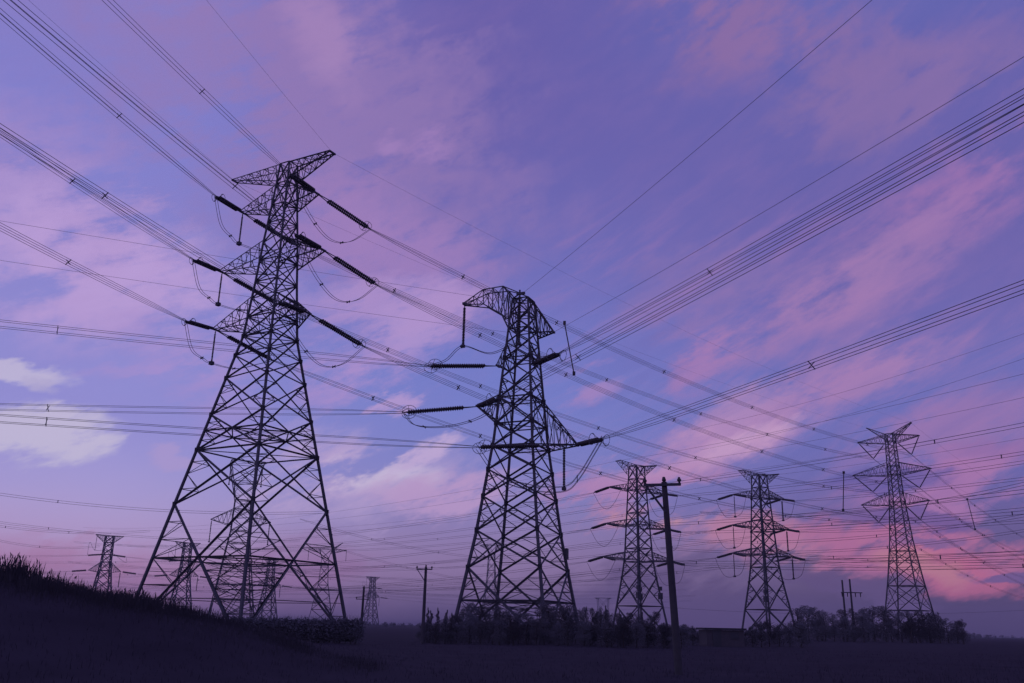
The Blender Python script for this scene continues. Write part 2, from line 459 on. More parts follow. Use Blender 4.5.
    def jumper(s, pts, sep=.4, r=.03, n=2, spacers=(.33, .66)):
        """smooth slack cable through world points"""
        p = [s.loc(q) for q in pts]; P = [p[0]*2-p[1]] + p + [p[-1]*2-p[-2]]; c = []
        for i in range(1, len(P)-2):
            for j in range(10):
                t = j/10.0
                c.append(.5*((2*P[i]) + (P[i+1]-P[i-1])*t + (2*P[i-1]-5*P[i]+4*P[i+1]-P[i+2])*t*t + (3*P[i]-P[i-1]-3*P[i+1]+P[i+2])*t**3))
        c.append(p[-1])
        d = (p[-1]-p[0]); d.z = 0; d = d.normalized() if d.length > .01 else Vector((1,0,0)); a = Vector((-d.y, d.x, 0))
        mb = MB()
        for o in ([(-.5, 0), (.5, 0)] if n == 2 else [(-.5,-.5),(.5,-.5),(.5,.5),(-.5,.5)] if n == 4 else [(0,0)]):
            mb.tube([q + a*(o[0]*sep) + Vector((0,0,o[1]*sep)) for q in c], r, 5)
        if n > 1:
            for f in spacers:
                q = c[int(f*(len(c)-1))]; e = Vector((0,0,sep*.6 if n == 4 else .12))
                mb.bar(q-a*sep*.6-e, q+a*sep*.6+e, .09); mb.bar(q-a*sep*.6+e, q+a*sep*.6-e, .09)
        return mb.build('jumper_cable', WIREM, s.o)

# ------------------------------------------------------------------ conductors
def para(p, q, sag, n): return [p.lerp(q, i/n) - Vector((0,0,4*sag*(i/n)*(1-i/n))) for i in range(n+1)]
def conductor(p, q, sag, label, nsub=4, r=.028, sep=.45, spacers=(), group=None, n=40, cat='power line', upto=1.0, sp=.09):
    """bundle of sub-conductors hung between p and q; upto < 1 builds only the first part of the span"""
    p = Vector(p); q = Vector(q); pts = para(p, q, sag, n)
    pts = pts[:max(3, int(round(n*upto))+1)]
    d = (q-p); d.z = 0; d.normalize(); a = Vector((-d.y, d.x, 0)); z = Vector((0,0,1))
    offs = {1:[(0,0)], 2:[(0,-.5),(0,.5)], 4:[(-.5,-.5),(.5,-.5),(.5,.5),(-.5,.5)]}[nsub]
    if nsub == 1:
        mb = MB(); mb.tube([c-p for c in pts], r, 5); o = mb.build('earth_wire', WIREM); o.location = p
        return tag(o, label, 'earth wire', group)
    root = empty('conductor_bundle', p, label, cat, group)
    for (x, y) in offs:
        mb = MB(); fan = []
        for i, c in enumerate(pts):
            e = min(1, .25 + i*.75/1.5) if n > 10 else 1
            fan.append(c-p + a*(x*sep*e) + z*(y*sep*e))
        mb.tube(fan, r, 5); mb.build('wire', WIREM, root)
    for f in spacers:
        i = f*n; c = p.lerp(q, f) - Vector((0,0,4*sag*f*(1-f))) - p
        mb = MB(); h = sep*.62
        if nsub == 4:
            for x, y in offs: mb.bar(c, c + a*(x*sep*1.05) + z*(y*sep*1.05), sp)
            for x, y in offs: mb.box(c + a*(x*sep) + z*(y*sep), sp*.6, sp*.6, sp*.7)
        else:
            mb.bar(c-z*h, c+z*h, sp*1.3); mb.box(c-z*sep*.5, sp*.8, sp*.8, sp*.6); mb.box(c+z*sep*.5, sp*.8, sp*.8, sp*.6)
        mb.build('spacer', STEEL, root)
    return root
def tangent(p, q, sag):
    v = (q-p) - Vector((0,0,4*sag)); return v.normalized()
def strain(tw, tip, target, sag, Ls, label, nsub=4, r=.028, spacers=(), link=1.2, upto=1.0, sep=.45, rings=True, sheds=22, rad=.16, live=.7, group=None, sp=.09, double=True, droop=.7):
    """strain string at tip plus the span beyond it; all world points.  returns the live end"""
    tip = Vector(tip); target = Vector(target); d = tangent(tip, target, sag); live_end = tip + d*Ls - Vector((0,0,droop))
    tw.string(tip, live_end, rings=rings, link=link, sheds=sheds, r=rad, live=live, double=double)
    conductor(live_end, target, sag*.95, label, nsub, r, sep, spacers, group, upto=upto, sp=sp)
    return live_end
def dirv(deg): return Vector((math.cos(R(deg)), math.sin(R(deg)), 0))
# ------------------------------------------------------------------ tall tower on the left
T1 = Tower('transmission_tower', -30.5, 107.5, -29.2,
    [(-.6,8.9),(35.6,2.33),(43,1.83),(48.5,1.54),(54,1.15),(60.2,.8)],
    [(-.6,14.4,'bRkg'),(14.4,20.9,'rgh'),(20.9,25.3,'brg'),(25.3,30,'rg'),(30,33,'g'),(33,35.6,'hg'),(35.6,38.2,'h'),(38.2,40.7,''),
     (40.7,43,'h'),(43,46,'h'),(46,48.5,''),(48.5,51.4,'h'),(51.4,54,'h'),(54,57.2,'h'),(57.2,60.2,'h')],
    'tall dark lattice strain tower nearest on the left, widest legs, three levels of arms', thick=.88)
ARM1 = [('top', (236,182), (333,153), 60.4, 57.6, 60.1), ('upper', (242.6,212.6), (316.4,193), 54.7, 53.4, 57.0),
        ('middle', (221.5,272), (322.3,249.5), 46.3, 45.2, 48.9), ('lower', (215,329.6), (307.6,312.7), 38.1, 37.2, 41.0)]
tips1 = {}
for nm, l, r, z, zb, zt in ARM1:
    for sd, px in ((-1, l), (1, r)):
        w = atz(*px, z); lc = T1.loc(w); lc.y *= .7; tips1[nm, sd] = T1.wld(lc)
        T1.arm(lc, sd, zb, zt, 6 if nm == 'top' else 5, 'earth_wire_arm' if nm == 'top' else 'cross_arm', .45)
# suspension tower on the right of the picture, next one along the same line
T5 = Tower('transmission_tower', 110.9, 256.1, -43,
    [(-.6,5.9),(9.45,4.5),(16.1,3.57),(27,2.35),(39.7,1.5),(57.4,1.08)],
    [(-.6,8,'hk'),(8,14.5,'rh'),(14.5,20,'r'),(20,24,'hr'),(24,27.5,''),(27.5,30.5,''),(30.5,33,''),(33,35.5,''),(35.5,37.7,'h'),(37.7,40.5,''),(40.5,43,''),(43,45.4,'h'),
     (45.4,48,'h'),(48,50.5,''),(50.5,53,''),(53,55.2,'h'),(55.2,57.4,'h')],
    'slender suspension tower at far right with three arms, horned top and v shaped strings', thick=.95)
V5 = {}
for nm, z, al, zb, zt in (('upper', 55.9, 8.75, 54.6, 57.2), ('middle', 46.3, 11.0, 45.2, 49.0), ('lower', 37.5, 9.4, 36.8, 40.4)):
    for sd in (-1, 1):
        tip = Vector((sd*al*(1.08 if sd < 0 else .93), 0, z)); T5.arm(tip, sd, zb, zt, 6, 'cross_arm', .3)
        inner = Vector((sd*1.9, 0, zb)); bot = Vector((sd*(al*.5+1.1), 0, z-5.2)); V5[nm, sd] = T5.wld(bot)
        for q in (tip, inner):
            T5.string(T5.wld(q), T5.wld(bot), rings=False, double=False, r=.2, link=.5, sheds=18, live=.3)
for sd in (-1, 1):
    T5.arm(Vector((sd*6.4, 0, 59.9)), sd, 55.6, 57.4, 5, 'earth_wire_arm', .3)
D5 = dirv(48); N1d = dirv(260)
def side(s): return 'left' if s < 0 else 'right'
SPC = {('upper',1):[.07,.24],('upper',-1):[.075,.24],('middle',-1):[.085,.25],('middle',1):[.05,.22],('lower',-1):[.08,.24],('lower',1):[.11,.28]}
for nm, sag, spn in (('upper', 4.6, .1), ('middle', 5.2, .13), ('lower', 5.6, .09)):
    for sd in (-1, 1):
        tip = tips1[nm, sd]
        z_up = tip.z
        near = tip + dirv(262 if sd < 0 else 259)*300
        le = strain(T1, tip, near, 7.5, 8.0,
            'bundle rising off the frame from the tall left tower\'s %s %s arm' % (nm, side(sd)),
            4, .021, SPC[nm, sd], upto=.5, link=1.4, sep=.46, rad=.21, sp=.06)
        far = V5[nm, sd]
        lf = strain(T1, tip, far, sag, 9.0,
            'bundle from the tall left tower\'s %s %s arm across to the slender right tower' % (nm, side(sd)),
            4, .026, [.06+.3*spn, .2, .36, .53, .68, .84], link=2.0, sep=.5, sp=.1, rad=.21, droop=1.0)
        conductor(far, far + D5*380 - Vector((0,0,2)), 15.5,
            'wires from the slender right tower\'s %s %s v string to the right edge' % (nm, side(sd)),
            2, .035, .45, [.035, .09, .15, .21, .28], upto=.5, sp=.13)
        if sd < 0:
            b = tip + Vector((0, 0, -4.6)); c = tip + Vector((0,0,-.2))
            T1.string(c, b, rings=False, double=False, r=.13, link=.4, sheds=20, name='jumper_insulator', live=.3)
            T1.jumper([le, le.lerp(b, .3)-Vector((0,0,1.9)), le.lerp(b, .7)-Vector((0,0,1.0)), b, b.lerp(lf, .4)-Vector((0,0,.9)), lf.lerp(b, .25)-Vector((0,0,.4)), lf])
        else:
            m = (le+lf)/2 + Vector((0,0,-5.0))
            T1.jumper([le, le.lerp(m, .5)-Vector((0,0,1.0)), m, lf.lerp(m, .5)-Vector((0,0,1.1)), lf])
for sd in (-1, 1):
    tip = tips1['top', sd]
    conductor(tip, tip + N1d*300, 6, 'thin earth wire from the tall left tower\'s %s tip up off the frame' % side(sd), 1, .012, upto=.5)
    conductor(tip, T5.wld((sd*6.2,0,60)), 3, 'thin earth wire from the tall left tower\'s %s tip to the slender tower' % side(sd), 1, .012)
    e = T5.wld((sd*6.2,0,60)); conductor(e, e + D5*380, 11, 'thin earth wire from the slender right tower\'s %s horn onward' % side(sd), 1, .018, upto=.5)
# interphase spacers: rods between an upper and a lower phase
def on(p, q, sag, f): return p.lerp(q, f) - Vector((0,0,4*sag*f*(1-f)))
def rod(p, q, label):
    mb = MB(); mb.bar(Vector((0,0,0)), q-p, .17); mb.box((0,0,0), .22, .22, .3); mb.box(q-p, .22, .22, .3)
    o = mb.build('interphase_spacer', GLASS); o.location = p; tag(o, label, 'line spacer', 'rods between phases')
for a, b, f, lab in (('upper','middle',.245,'thin rod hanging between two phase bundles just right of the middle tower'),
                     ('middle','lower',.75,'thin upright rod between two phase bundles left of the slender right tower')):
    rod(on(tips1[a,1], V5[a,1], 5.0, f), on(tips1[b,1], V5[b,1], 5.4, f), lab)
a = V5['upper',1]; b = V5['middle',1]; f = .13
rod(on(a, a+D5*380, 15.5, f), on(b, b+D5*380, 15.5, f), 'thin slanting rod between two phase bundles right of the slender right tower')

# ------------------------------------------------------------------ middle tower
T2 = Tower('transmission_tower', 1.6, 126.7, -24,
    [(-.6,6.75),(13.5,4.55),(27,2.95),(43.8,1.64),(48.6,1.25)],
    [(-.6,9.1,'bRkg'),(9.1,14.1,'rg'),(14.1,18.8,'rg'),(18.8,22.6,'rg'),(22.6,26,'hg'),(26,29.3,'hg'),(29.3,33.2,'hg'),(33.2,36.2,'r'),(36.2,39.2,'hg'),(39.2,41.6,''),(41.6,43.8,'h'),(43.8,46.2,'h'),(46.2,48.6,'h')],
    'dark lattice tower at centre with hooked top arm and arms at uneven heights', thick=1.12)
T2.ring = 1.7
# hooked upper arm
def hook():
    mb = MB(); q = .09
    bot = [(-1.62,1.62,43.8),(-3.0,1.3,46.4),(-6.2,.95,48.5),(-9.8,.3,49.1)]
    top = [(-1.25,1.25,48.6),(-2.9,1.15,50.9),(-6.4,.9,50.9),(-9.9,.3,49.4)]
    ln = lambda a, b, n: [lerp(a, b, i/n) for i in range(n+1)]
    def fine(L):
        o = []
        for a, b in zip(L, L[1:]):
            for i in range(2): o.append(Vector(a).lerp(Vector(b), i/2))
        return o + [Vector(L[-1])]
    B, T = fine(bot), fine(top)
    def y(v, s): return Vector((v.x, v.y*s, v.z))
    for i in range(len(B)):
        if i < len(B)-1:
            for s in (-1, 1):
                mb.angle(y(B[i],s), y(B[i+1],s), .17); mb.angle(y(T[i],s), y(T[i+1],s), .17)
                mb.angle(y(B[i],s), y(T[i+1],s), q) ; mb.angle(y(T[i],s), y(B[i+1],s), q)
            s = 1 if i % 2 else -1
            mb.angle(y(B[i],s), y(B[i+1],-s), q); mb.angle(y(T[i],s), y(T[i+1],-s), q)
        for s in (-1, 1): mb.angle(y(B[i],s), y(T[i],s), q*1.2)
        mb.angle(y(B[i],1), y(B[i],-1), q); mb.angle(y(T[i],1), y(T[i],-1), q)
    mb.bar((-9.95,-.5,49.25), (-9.95,.5,49.25), .35)
    # ridge from the hump to the front peak
    for s in (-1, 1):
        mb.angle(y(T[2],s), (.6, -2.8+.2*s, 48.7), .15); mb.angle((1.25*s,-1.25,48.6), (.6, -2.8, 48.6), .15)
        mb.angle((1.5*s,-1.5,46.2), (.6, -2.8, 48.3), .13)
    mb.bar((.1,-2.8,48.6), (1.4,-2.8,48.6), .35); mb.bar((.6,-2.8,48.3), (.6,-2.8,49.2), .2)
    return mb.build('hooked_arm', STEEL, T2.o)
hook()
T2.arm((4.9,0,43.0), 1, 42.8, 48.5, 5, 'earth_wire_arm', .25)
l2 = {'upL': T2.loc(atz(498,366,38.5)), 'upR': T2.loc(atz(535,364,38.3)), 'loL': T2.loc(atz(478,406.5,32.7)), 'loR': T2.loc(atz(577,445,26.0))}
for k_, sd, zb, zt in (('upL',-1,37.8,41.4),('loL',-1,29.3,33.6),('loR',1,25.9,33.2)):
    T2.arm(l2[k_], sd, zb, zt, 3 if k_ == 'upL' else 5, 'cross_arm', .45)
T2.arm(l2['upR']*1.0, 1, 37.8, 41.0, 2, 'cross_arm', .35)
w2 = {k_: T2.wld(v) for k_, v in l2.items()}
FR = dirv(-68.5)
e = {}
def t2wires(k_, name, tipL, tipR, sgL, fl, fr, sl, sr, sgR=3.6, LL=11.0, lk=2.2):
    a = strain(T2, tipL, tipL + fl*300, sgL, LL, 'bundle from the central hooked tower\'s %s out to the left edge' % name, 4, .026, sl, link=lk, upto=.6, sheds=24, rad=.3, sep=.8, droop=.9, sp=.07)
    b = strain(T2, tipR, tipR + fr*300, sgR, 8.4, 'bundle from the central hooked tower\'s %s rising to the right edge' % name, 4, .026, sr, link=.9, upto=.45, sheds=24, rad=.3, sep=.62, droop=.3, sp=.06)
    e[k_] = (a, b)
t2wires('up', 'upper phase', w2['upL'], w2['upR'], 4.0, dirv(203.5), FR, [.165], [.125])
t2wires('loL', 'lower left arm', w2['loL'], w2['loL'], 4.0, dirv(187.5), dirv(-69), [.17], [.09])
t2wires('loR', 'lower right arm', w2['loR'], w2['loR'], 4.0, dirv(202.5), dirv(-71.5), [.18], [.15], LL=15.0, lk=6.0)
A_top = T2.wld((-9.95,0,49.1)); A_bot = A_top - Vector((0,0,6.7)); B_top = T2.wld((.6,-2.8,48.4)); B_bot = B_top - Vector((0,0,7.6))
for p, q in ((A_top, A_bot), (B_top, B_bot)):
    T2.string(p, q, rings=False, double=False, r=.24, link=.4, sheds=24, name='jumper_insulator', live=.3)
a, b = e['up']
T2.jumper([a, a.lerp(A_bot,.5)-Vector((0,0,.7)), A_bot, A_bot.lerp(B_bot,.5)-Vector((0,0,1.3)), B_bot, B_bot.lerp(b,.5)-Vector((0,0,1.2)), b], sep=.6, r=.045)
a, b = e['loL']
m = (a+b)/2; T2.jumper([a, a.lerp(m,.3)-Vector((0,0,2.2)), m-Vector((0,0,3.0)), b.lerp(m,.3)-Vector((0,0,2.2)), b], sep=.7, r=.045)
a, b = e['loR']
J = T2.wld((6.6,0,26.1)); Jb = J - Vector((0,0,6.2))
T2.string(J, Jb, rings=False, double=False, r=.22, link=.5, sheds=24, name='jumper_insulator', live=.3)
T2.jumper([a, a.lerp(Jb,.25)-Vector((0,0,2.4)), a.lerp(Jb,.6)-Vector((0,0,2.0)), Jb, Jb.lerp(b,.4)-Vector((0,0,1.0)), Jb.lerp(b,.8)-Vector((0,0,.4)), b], sep=.7, n=4, r=.035)
mb = MB(); c = T2.corner(2, 11.5); mb.box(c + Vector((.35,-.1,0)), .18, .4, .75); mb.build('monitor_box', PLATE, T2.o)
P2 = T2.wld((1.2,-2.8,48.7)); C2 = T2.wld((5.0,0,43.0)); B2 = T2.wld((-1,1.2,48.7)); D2 = T2.wld((-1.6,1.6,44))
conductor(P2, P2 + dirv(-71)*300, 4.5, 'single thin earth wire from the hooked tower peak up to the top right edge', 1, .021, upto=.45)
conductor(C2, C2 + FR*300, 4.5, 'single thin earth wire from the right tip of the hooked tower to the right edge', 1, .021, upto=.45)
conductor(B2, B2 + dirv(206)*300, 3.0, 'faint upper earth wire from the hooked tower to the left edge', 1, .018, upto=.6)
conductor(D2, D2 + dirv(206)*300, 3.0, 'faint lower earth wire from the hooked tower to the left edge', 1, .018, upto=.6)

# ------------------------------------------------------------------ two double-circuit towers right of centre
PROF3 = [(-.6,5.4),(15,3.15),(20,2.6),(44.4,1.45)]
PAN3 = [(-.6,7.4,'hk'),(7.4,14.6,'Rg'),(14.6,18.7,'hr'),(18.7,22.2,'h'),(22.2,25.3,''),(25.3,28.4,'hg'),(28.4,31.6,'h'),(31.6,34.7,''),(34.7,37.7,'hg'),(37.7,40.8,'h'),(40.8,44.4,'h')]
def double_tower(x, y, yaw, label, who, lens, near, far, zz, boxes, nup):
    T = Tower('transmission_tower', x, y, yaw, PROF3, PAN3, label, thick=1.15)
    for sd in (-1, 1):
        tp = Vector((sd*6.6, 0, 45.1)); T.arm(tp, sd, 41.6, 44.4, 5, 'earth_wire_arm', .9, w=.14)
        w = T.wld(tp)
        conductor(w, w + near*300, 6, 'thin earth wire off %s\'s %s top corner toward the right' % (who, side(sd)), 1, .025, upto=nup)
        conductor(w, w + far*330, 6, 'thin earth wire off %s\'s %s top corner into the distance' % (who, side(sd)), 1, .025)
    for i, (nm, z) in enumerate(zip(('upper','middle','lower'), zz)):
        for sd in (-1, 1):
            tip = Vector((sd*lens[sd][i], 0, z)); T.arm(tip, sd, z-.3, z+1.9, 6, 'cross_arm', .8, w=.17)
            w = T.wld(tip)
            a = strain(T, w, w + near*300, 6.5, 6.0, 'wire pair off %s\'s %s %s arm toward the right' % (who, nm, side(sd)), 2, .036, [.12,.34], upto=nup, link=.6, sep=.55, rings=False, rad=.3, sheds=14, sp=.1)
            b = strain(T, w, w + far*330, 7, 5.6, 'wire pair off %s\'s %s %s arm into the left distance' % (who, nm, side(sd)), 2, .036, [.1,.35], link=.6, sep=.55, rings=False, rad=.3, sheds=14, sp=.1)
            q = w + (Vector((0,0,-6.0)) if sd > 0 else Vector((0,0,-6.2)))
            if sd > 0 or who.endswith('right of pole'):
                T.string(w - Vector((0,0,.3)), q, rings=False, double=False, r=.24 if sd > 0 else .14, link=.4, sheds=14, name='jumper_insulator', live=.3)
                T.jumper([a, a.lerp(q,.4)-Vector((0,0,2)), q, b.lerp(q,.5)-Vector((0,0,2.4)), b.lerp(q,.15)-Vector((0,0,1.5)), b], n=1, r=.05)
            else:
                m = (a+b)/2 - Vector((0,0,4.8)); T.jumper([a, a.lerp(m,.5)-Vector((0,0,1.0)), m, b.lerp(m,.5)-Vector((0,0,1.1)), b], n=1, r=.045)
    mb = MB()
    for ci, z in boxes:
        c = T.corner(ci, z); mb.box(c, .45, .45, .8); mb.box(c + Vector((0,0,1.9)), .35, .35, .5)
    mb.build('climbing_guard', PLATE, T.o)
    return T
T3 = double_tower(35, 244.5, 34, 'dark double circuit tower just left of the thick roadside pole', 'tower left of pole', {-1:(9.6,10.8,12.0), 1:(10.6,11.4,12.4)}, dirv(-67), dirv(138), (37.7, 28.0, 19.4), [(0,10.0),(2,10.0),(1,10.0)], .62)
T4 = double_tower(71.6, 255.1, 26, 'dark double circuit tower standing between the thick roadside pole and the tree clump', 'tower right of pole', {-1:(9.5,10.4,10.8), 1:(7.9,8.9,10.2)}, dirv(-71), dirv(138), (38.1, 29.6, 22.0), [(0,10.0)], .62)

# ------------------------------------------------------------------ far towers
def copy_tree(o, parent=None):
    c = o.copy(); COL.objects.link(c)
    if parent: c.parent = parent
    for ch in list(o.children): copy_tree(ch, c)
    return c
def far_tower(x, y, yaw, label):
    T = Tower('transmission_tower', x, y, yaw, [(-.6,6.4),(18,3.8),(31,2.3),(45,2.0)],
        [(-.6,9,'h'),(9,16,''),(16,21.5,''),(21.5,26.5,'h'),(26.5,31,'h'),(31,35,'h'),(35,38.5,''),(38.5,41.5,'h'),(41.5,45,'h')], label, 'towers of the distant line', 2.0)
    for sd in (-1, 1):
        T.arm((sd*7.2,0,45.2), sd, 41.2, 45, 5, 'earth_wire_arm', .5, w=.2); T.arm((sd*8.2,0,26.2), sd, 25.4, 31, 5, 'cross_arm', .5, w=.2)
    return T
DL, DR = dirv(200), dirv(20)
def place(px, py, H):
    p = atz(px, py, H); return p.x, p.y
FT = [(*place(110,536,45),'small tower rising behind the grassy bank at far left','the small tower behind the bank'),
      (*place(188,543,45),'small distant tower seen between the left legs of the tall tower','the small tower in the left leg gap'),
      (*place(272,558,45),'small distant tower seen right of the near leg of the tall tower','the small tower in the right leg gap'),
      (*place(373,577,45),'tiny distant tower standing behind the thin pole left of centre','the tiny tower by the thin pole')]
F0 = far_tower(FT[0][0], FT[0][1], 35, FT[0][2])
tipsF = [Vector((-8.2,0,26.2)), Vector((8.2,0,26.2)), Vector((1.4,0,35)), Vector((-1.4,0,35))]
for j, (li, dr) in enumerate(((0,DL),(1,DR),(2,DR),(3,DL))):
    w = F0.wld(tipsF[li]); F0.string(w, w + dr*8.5 - Vector((0,0,.9)), rings=False, double=False, r=.55, link=1.2, sheds=12, live=.4)
w = F0.wld((-6.6,0,45)); F0.string(w, w-Vector((0,0,8)), rings=False, double=False, r=.16, link=.4, sheds=12, name='jumper_insulator', live=.3)
le = F0.wld(tipsF[3]) + DL*8.5 - Vector((0,0,.9)); re_ = F0.wld(tipsF[2]) + DR*8.5 - Vector((0,0,.9))
F0.jumper([le, le+Vector((.3,0,7)), w-Vector((0,0,8)), w+Vector((7,2,-8.3)), re_+Vector((0,0,-3)), re_], n=1, r=.08)
w = F0.wld(tipsF[1]); F0.string(w-Vector((0,0,.3)), w-Vector((0,0,8)), rings=False, double=False, r=.3, link=.4, sheds=12, name='jumper_insulator', live=.3)
for i, (x, y, lab, who) in enumerate(FT):
    if i: o = copy_tree(F0.o); o.location = (x, y, 0); o['label'] = lab
    for nm, tl, dr, sg, spn in (('lower left', tipsF[0], DL, 5, 280), ('middle left', tipsF[3], DL, 5, 280), ('lower right', tipsF[1], DR, 6, 330), ('middle right', tipsF[2], DR, 6, 330)):
        w = Matrix.Rotation(R(35), 3, 'Z') @ tl + Vector((x,y,0)) + dr*8.5 - Vector((0,0,.9))
        conductor(w, w + dr*spn, sg, 'faint wires leaving the %s string of %s' % (nm, who), 2, .04, .7, [.1,.3], n=24, sp=.16)

def plain_tower(x, y, yaw, prof, panels, label, arms, thick, strings=()):
    T = Tower('transmission_tower', x, y, yaw, prof, panels, label, thick=thick)
    for tip, sd, zb, zt in arms: T.arm(tip, sd, zb, zt, 5, 'cross_arm', .5, w=.17*thick)
    for p, q in strings: T.string(T.wld(p), T.wld(q), rings=False, double=False, r=.2, link=.4, sheds=12, live=.3, name='jumper_insulator')
    return T
plain_tower(*place(241,521,33.2), 20, [(-.6,7.2),(30,2.9),(40,2.6),(52.5,5.4)],
    [(-.6,8,'h'),(8,15,'R'),(15,21,'r'),(21,26,'h'),(26,30,'h'),(30,33.5,''),(33.5,37,'h'),(37,40,'h'),(40,46,'hr'),(46,52.5,'h')],
    'faint wide headed tower seen through the middle of the tall left tower', [((-9.5,0,33.2),-1,31.5,37),((9.5,0,33.2),1,31.5,37)], 1.0,
    [((-9.3,0,33),(-9.3,0,26)),((9.3,0,33),(9.3,0,26)),((-5.2,0,52),(-5.2,0,45)),((5.2,0,52),(5.2,0,45))])
T10 = plain_tower(*place(326,549,50), 12, [(-.6,8.5),(28,3),(44,2.4),(50,4.2)],
    [(-.6,10,'h'),(10,19,'r'),(19,26,'h'),(26,32,''),(32,38,'h'),(38,44,'h'),(44,50,'h')],
    'hazy flat beamed tower behind the right leg of the tall left tower', [((-12,0,49.6),-1,47,50),((14,0,49.6),1,47,50),((11,0,54.5),1,48,50)], 1.3, [((14,0,49.4),(14,0,42.5)),((-11.5,0,49.4),(-11.5,0,42.5))])
plain_tower(*place(492,545,52), 10, [(-.6,6.2),(30,2.6),(46,1.9),(52,3.4)],
    [(-.6,9,'h'),(9,17,'r'),(17,24,'h'),(24,30,''),(30,36,'h'),(36,41,''),(41,46,'h'),(46,52,'h')],
    'hazy slim tower seen through the left legs of the central hooked tower', [((-8,0,51.6),-1,49,52),((8,0,51.6),1,49,52)], 1.2)
T13 = plain_tower(*place(603,598,40), 5, [(-.6,4.5),(18,1.6),(24,3.5),(26,6.4),(40,6.9)],
    [(-.6,9,'h'),(9,18,'h'),(26,40,'h')],
    'tiny box headed tower on the horizon left of the double circuit tower', [((-11,0,40),-1,38.4,40),((11,0,40),1,38.4,40)], 1.5)
# ------------------------------------------------------------------ background lines
BG = [ # px0,py0,Y0, px1,py1,Y1, sag, nsub, label
 (-70,483,240, 330,512,270, 3, 2, 'twin wire pair crossing the left sky below the white clouds'),
 (-70,512,320, 300,541,360, 3, 2, 'upper of the low twin wire pairs at the left edge'),
 (-60,515,330, 150,531,360, 3, 2, 'lower of the low twin wire pairs at the left edge'),
 (-60,522,340, 100,546,395, 4, 2, 'wire pair descending to the small tower behind the grassy bank'),
 (300,519,330, 520,560,380, 3, 2, 'twin wire pair sloping down to the right between the two large towers'),
 (335,548,420, 560,592,470, 3, 2, 'wire pair falling from the hazy flat beamed tower toward centre'),
 (300,563,480, 600,556,480, 4, 1, 'level faint wire above the thin pole left of centre'),
 (300,588,480, 640,575,460, 4, 1, 'low faint wire crossing behind the thin pole left of centre'),
 (660,607,420, 1060,608,420, 3, 1, 'faint level wire low over the shed and trees at right'),
 (780,552,330, 1070,555,330, 3, 2, 'upper level wire pair crossing behind the slender right tower'),
 (780,559,340, 1070,562,340, 3, 2, 'lower level wire pair crossing behind the slender right tower'),
 (660,548,300, 1080,521,230, 4, 2, 'twin wires rising gently behind the slender right tower to the right edge'),
 (700,512,260, 1080,470,170, 4, 2, 'twin wires passing below the middle arm of the slender right tower'),
 (660,538,290, 1080,505,200, 4, 2, 'twin wires passing just under the lower arm of the slender right tower'),
 (560,332,170, 1090,30,80, 2, 0, ''),
]
for (x0,y0,Y0,x1,y1,Y1,sag,ns,lab) in BG:
    if ns: conductor(at(x0,y0,Y0), at(x1,y1,Y1), sag, lab, ns, .04, .6 if ns == 2 else .4, [.3,.6] if ns == 2 else (), n=24, sp=.12)
conductor(at(690,430,200), at(1090,310,120), 1.5, 'upper of two faint single wires crossing the open sky at right', 1, .02)
conductor(at(700,450,200), at(1090,335,120), 1.5, 'lower of two faint single wires crossing the open sky at right', 1, .02)

# ------------------------------------------------------------------ poles
def pole(x, y, H, r, label, arm, brace=True, yaw=0, lean=0):
    o = empty('utility_pole', (x, y, gz(x, y)), label, 'pole'); o.rotation_euler = (0, R(lean), R(yaw))
    mb = MB(); mb.tube([(0,0,-.3),(0,0,H*.5),(0,0,H)], [r, r*.85, r*.68], 12); mb.build('pole', CONC, o, smooth=False)
    for z, xa, xb in arm:
        a = MB(); a.bar((xa,-r*.75,z), (xb,-r*.75,z), .1)
        ca = a.build('crossarm', STEEL, o)
        for xi in (xa+.05, xb-.05):
            i = MB(); i.tube([(xi,-r*.75,z+.05),(xi,-r*.75,z+.12),(xi,-r*.75,z+.13),(xi,-r*.75,z+.2),(xi,-r*.75,z+.21),(xi,-r*.75,z+.28)], [.04,.05,.085,.08,.06,.04], 8)
            i.build('insulator', GLASS, ca)
        if brace:
            b = MB(); b.bar((xa+.1,-r*.7,z-.05), (-.05,-r*.6,z-1.05), .07); b.build('brace', STEEL, o)
    i = MB(); i.tube([(0,0,H),(0,0,H+.08),(0,0,H+.09),(0,0,H+.2)], [.05,.09,.08,.05], 8); i.build('insulator', GLASS, o)
    return o
b = atz(679, 676, 0); HP = at(672, 483, b.y).z
pole(b.x, b.y, HP, .155, 'thick roadside pole with crossarm and diagonal brace standing right of centre', [(HP-.12, -.82, .62)], lean=-2.6)
p = at(426, 567, 84); pole(p.x, 84, p.z, .17, 'thin pole with braced crossarm left of the central hooked tower', [(p.z-.2, -.85, .6)])
p = at(364, 587, 120); pole(p.x, 120, p.z, .19, 'thin pole with low crossarm in front of the tiny distant tower', [(p.z-1.5, -.9, .8)], brace=False)
p = at(842, 580, 222); q = at(849.5, 579, 222)
o = empty('h_frame_pole', (p.x, 222, 0), 'twin poled wooden frame rising behind the tree clump at right', 'pole')
for k_, (xx, h) in enumerate(((0, p.z), (q.x-p.x, q.z))):
    mb = MB(); mb.tube([(xx,0,-.3),(xx,0,h)], [.3,.2], 8); mb.build('pole', CONC, o)
mb = MB(); mb.bar((-.6,-.3,p.z-2.9), (q.x-p.x+2.6,-.3,p.z-2.9), .22); ca = mb.build('crossarm', STEEL, o)
for xx in (-.4, .9, 2.8, 4.0):
    mb = MB(); mb.tube([(xx,-.3,p.z-3),(xx,-.3,p.z-3.9)], [.13,.1], 6); mb.build('insulator', GLASS, ca)

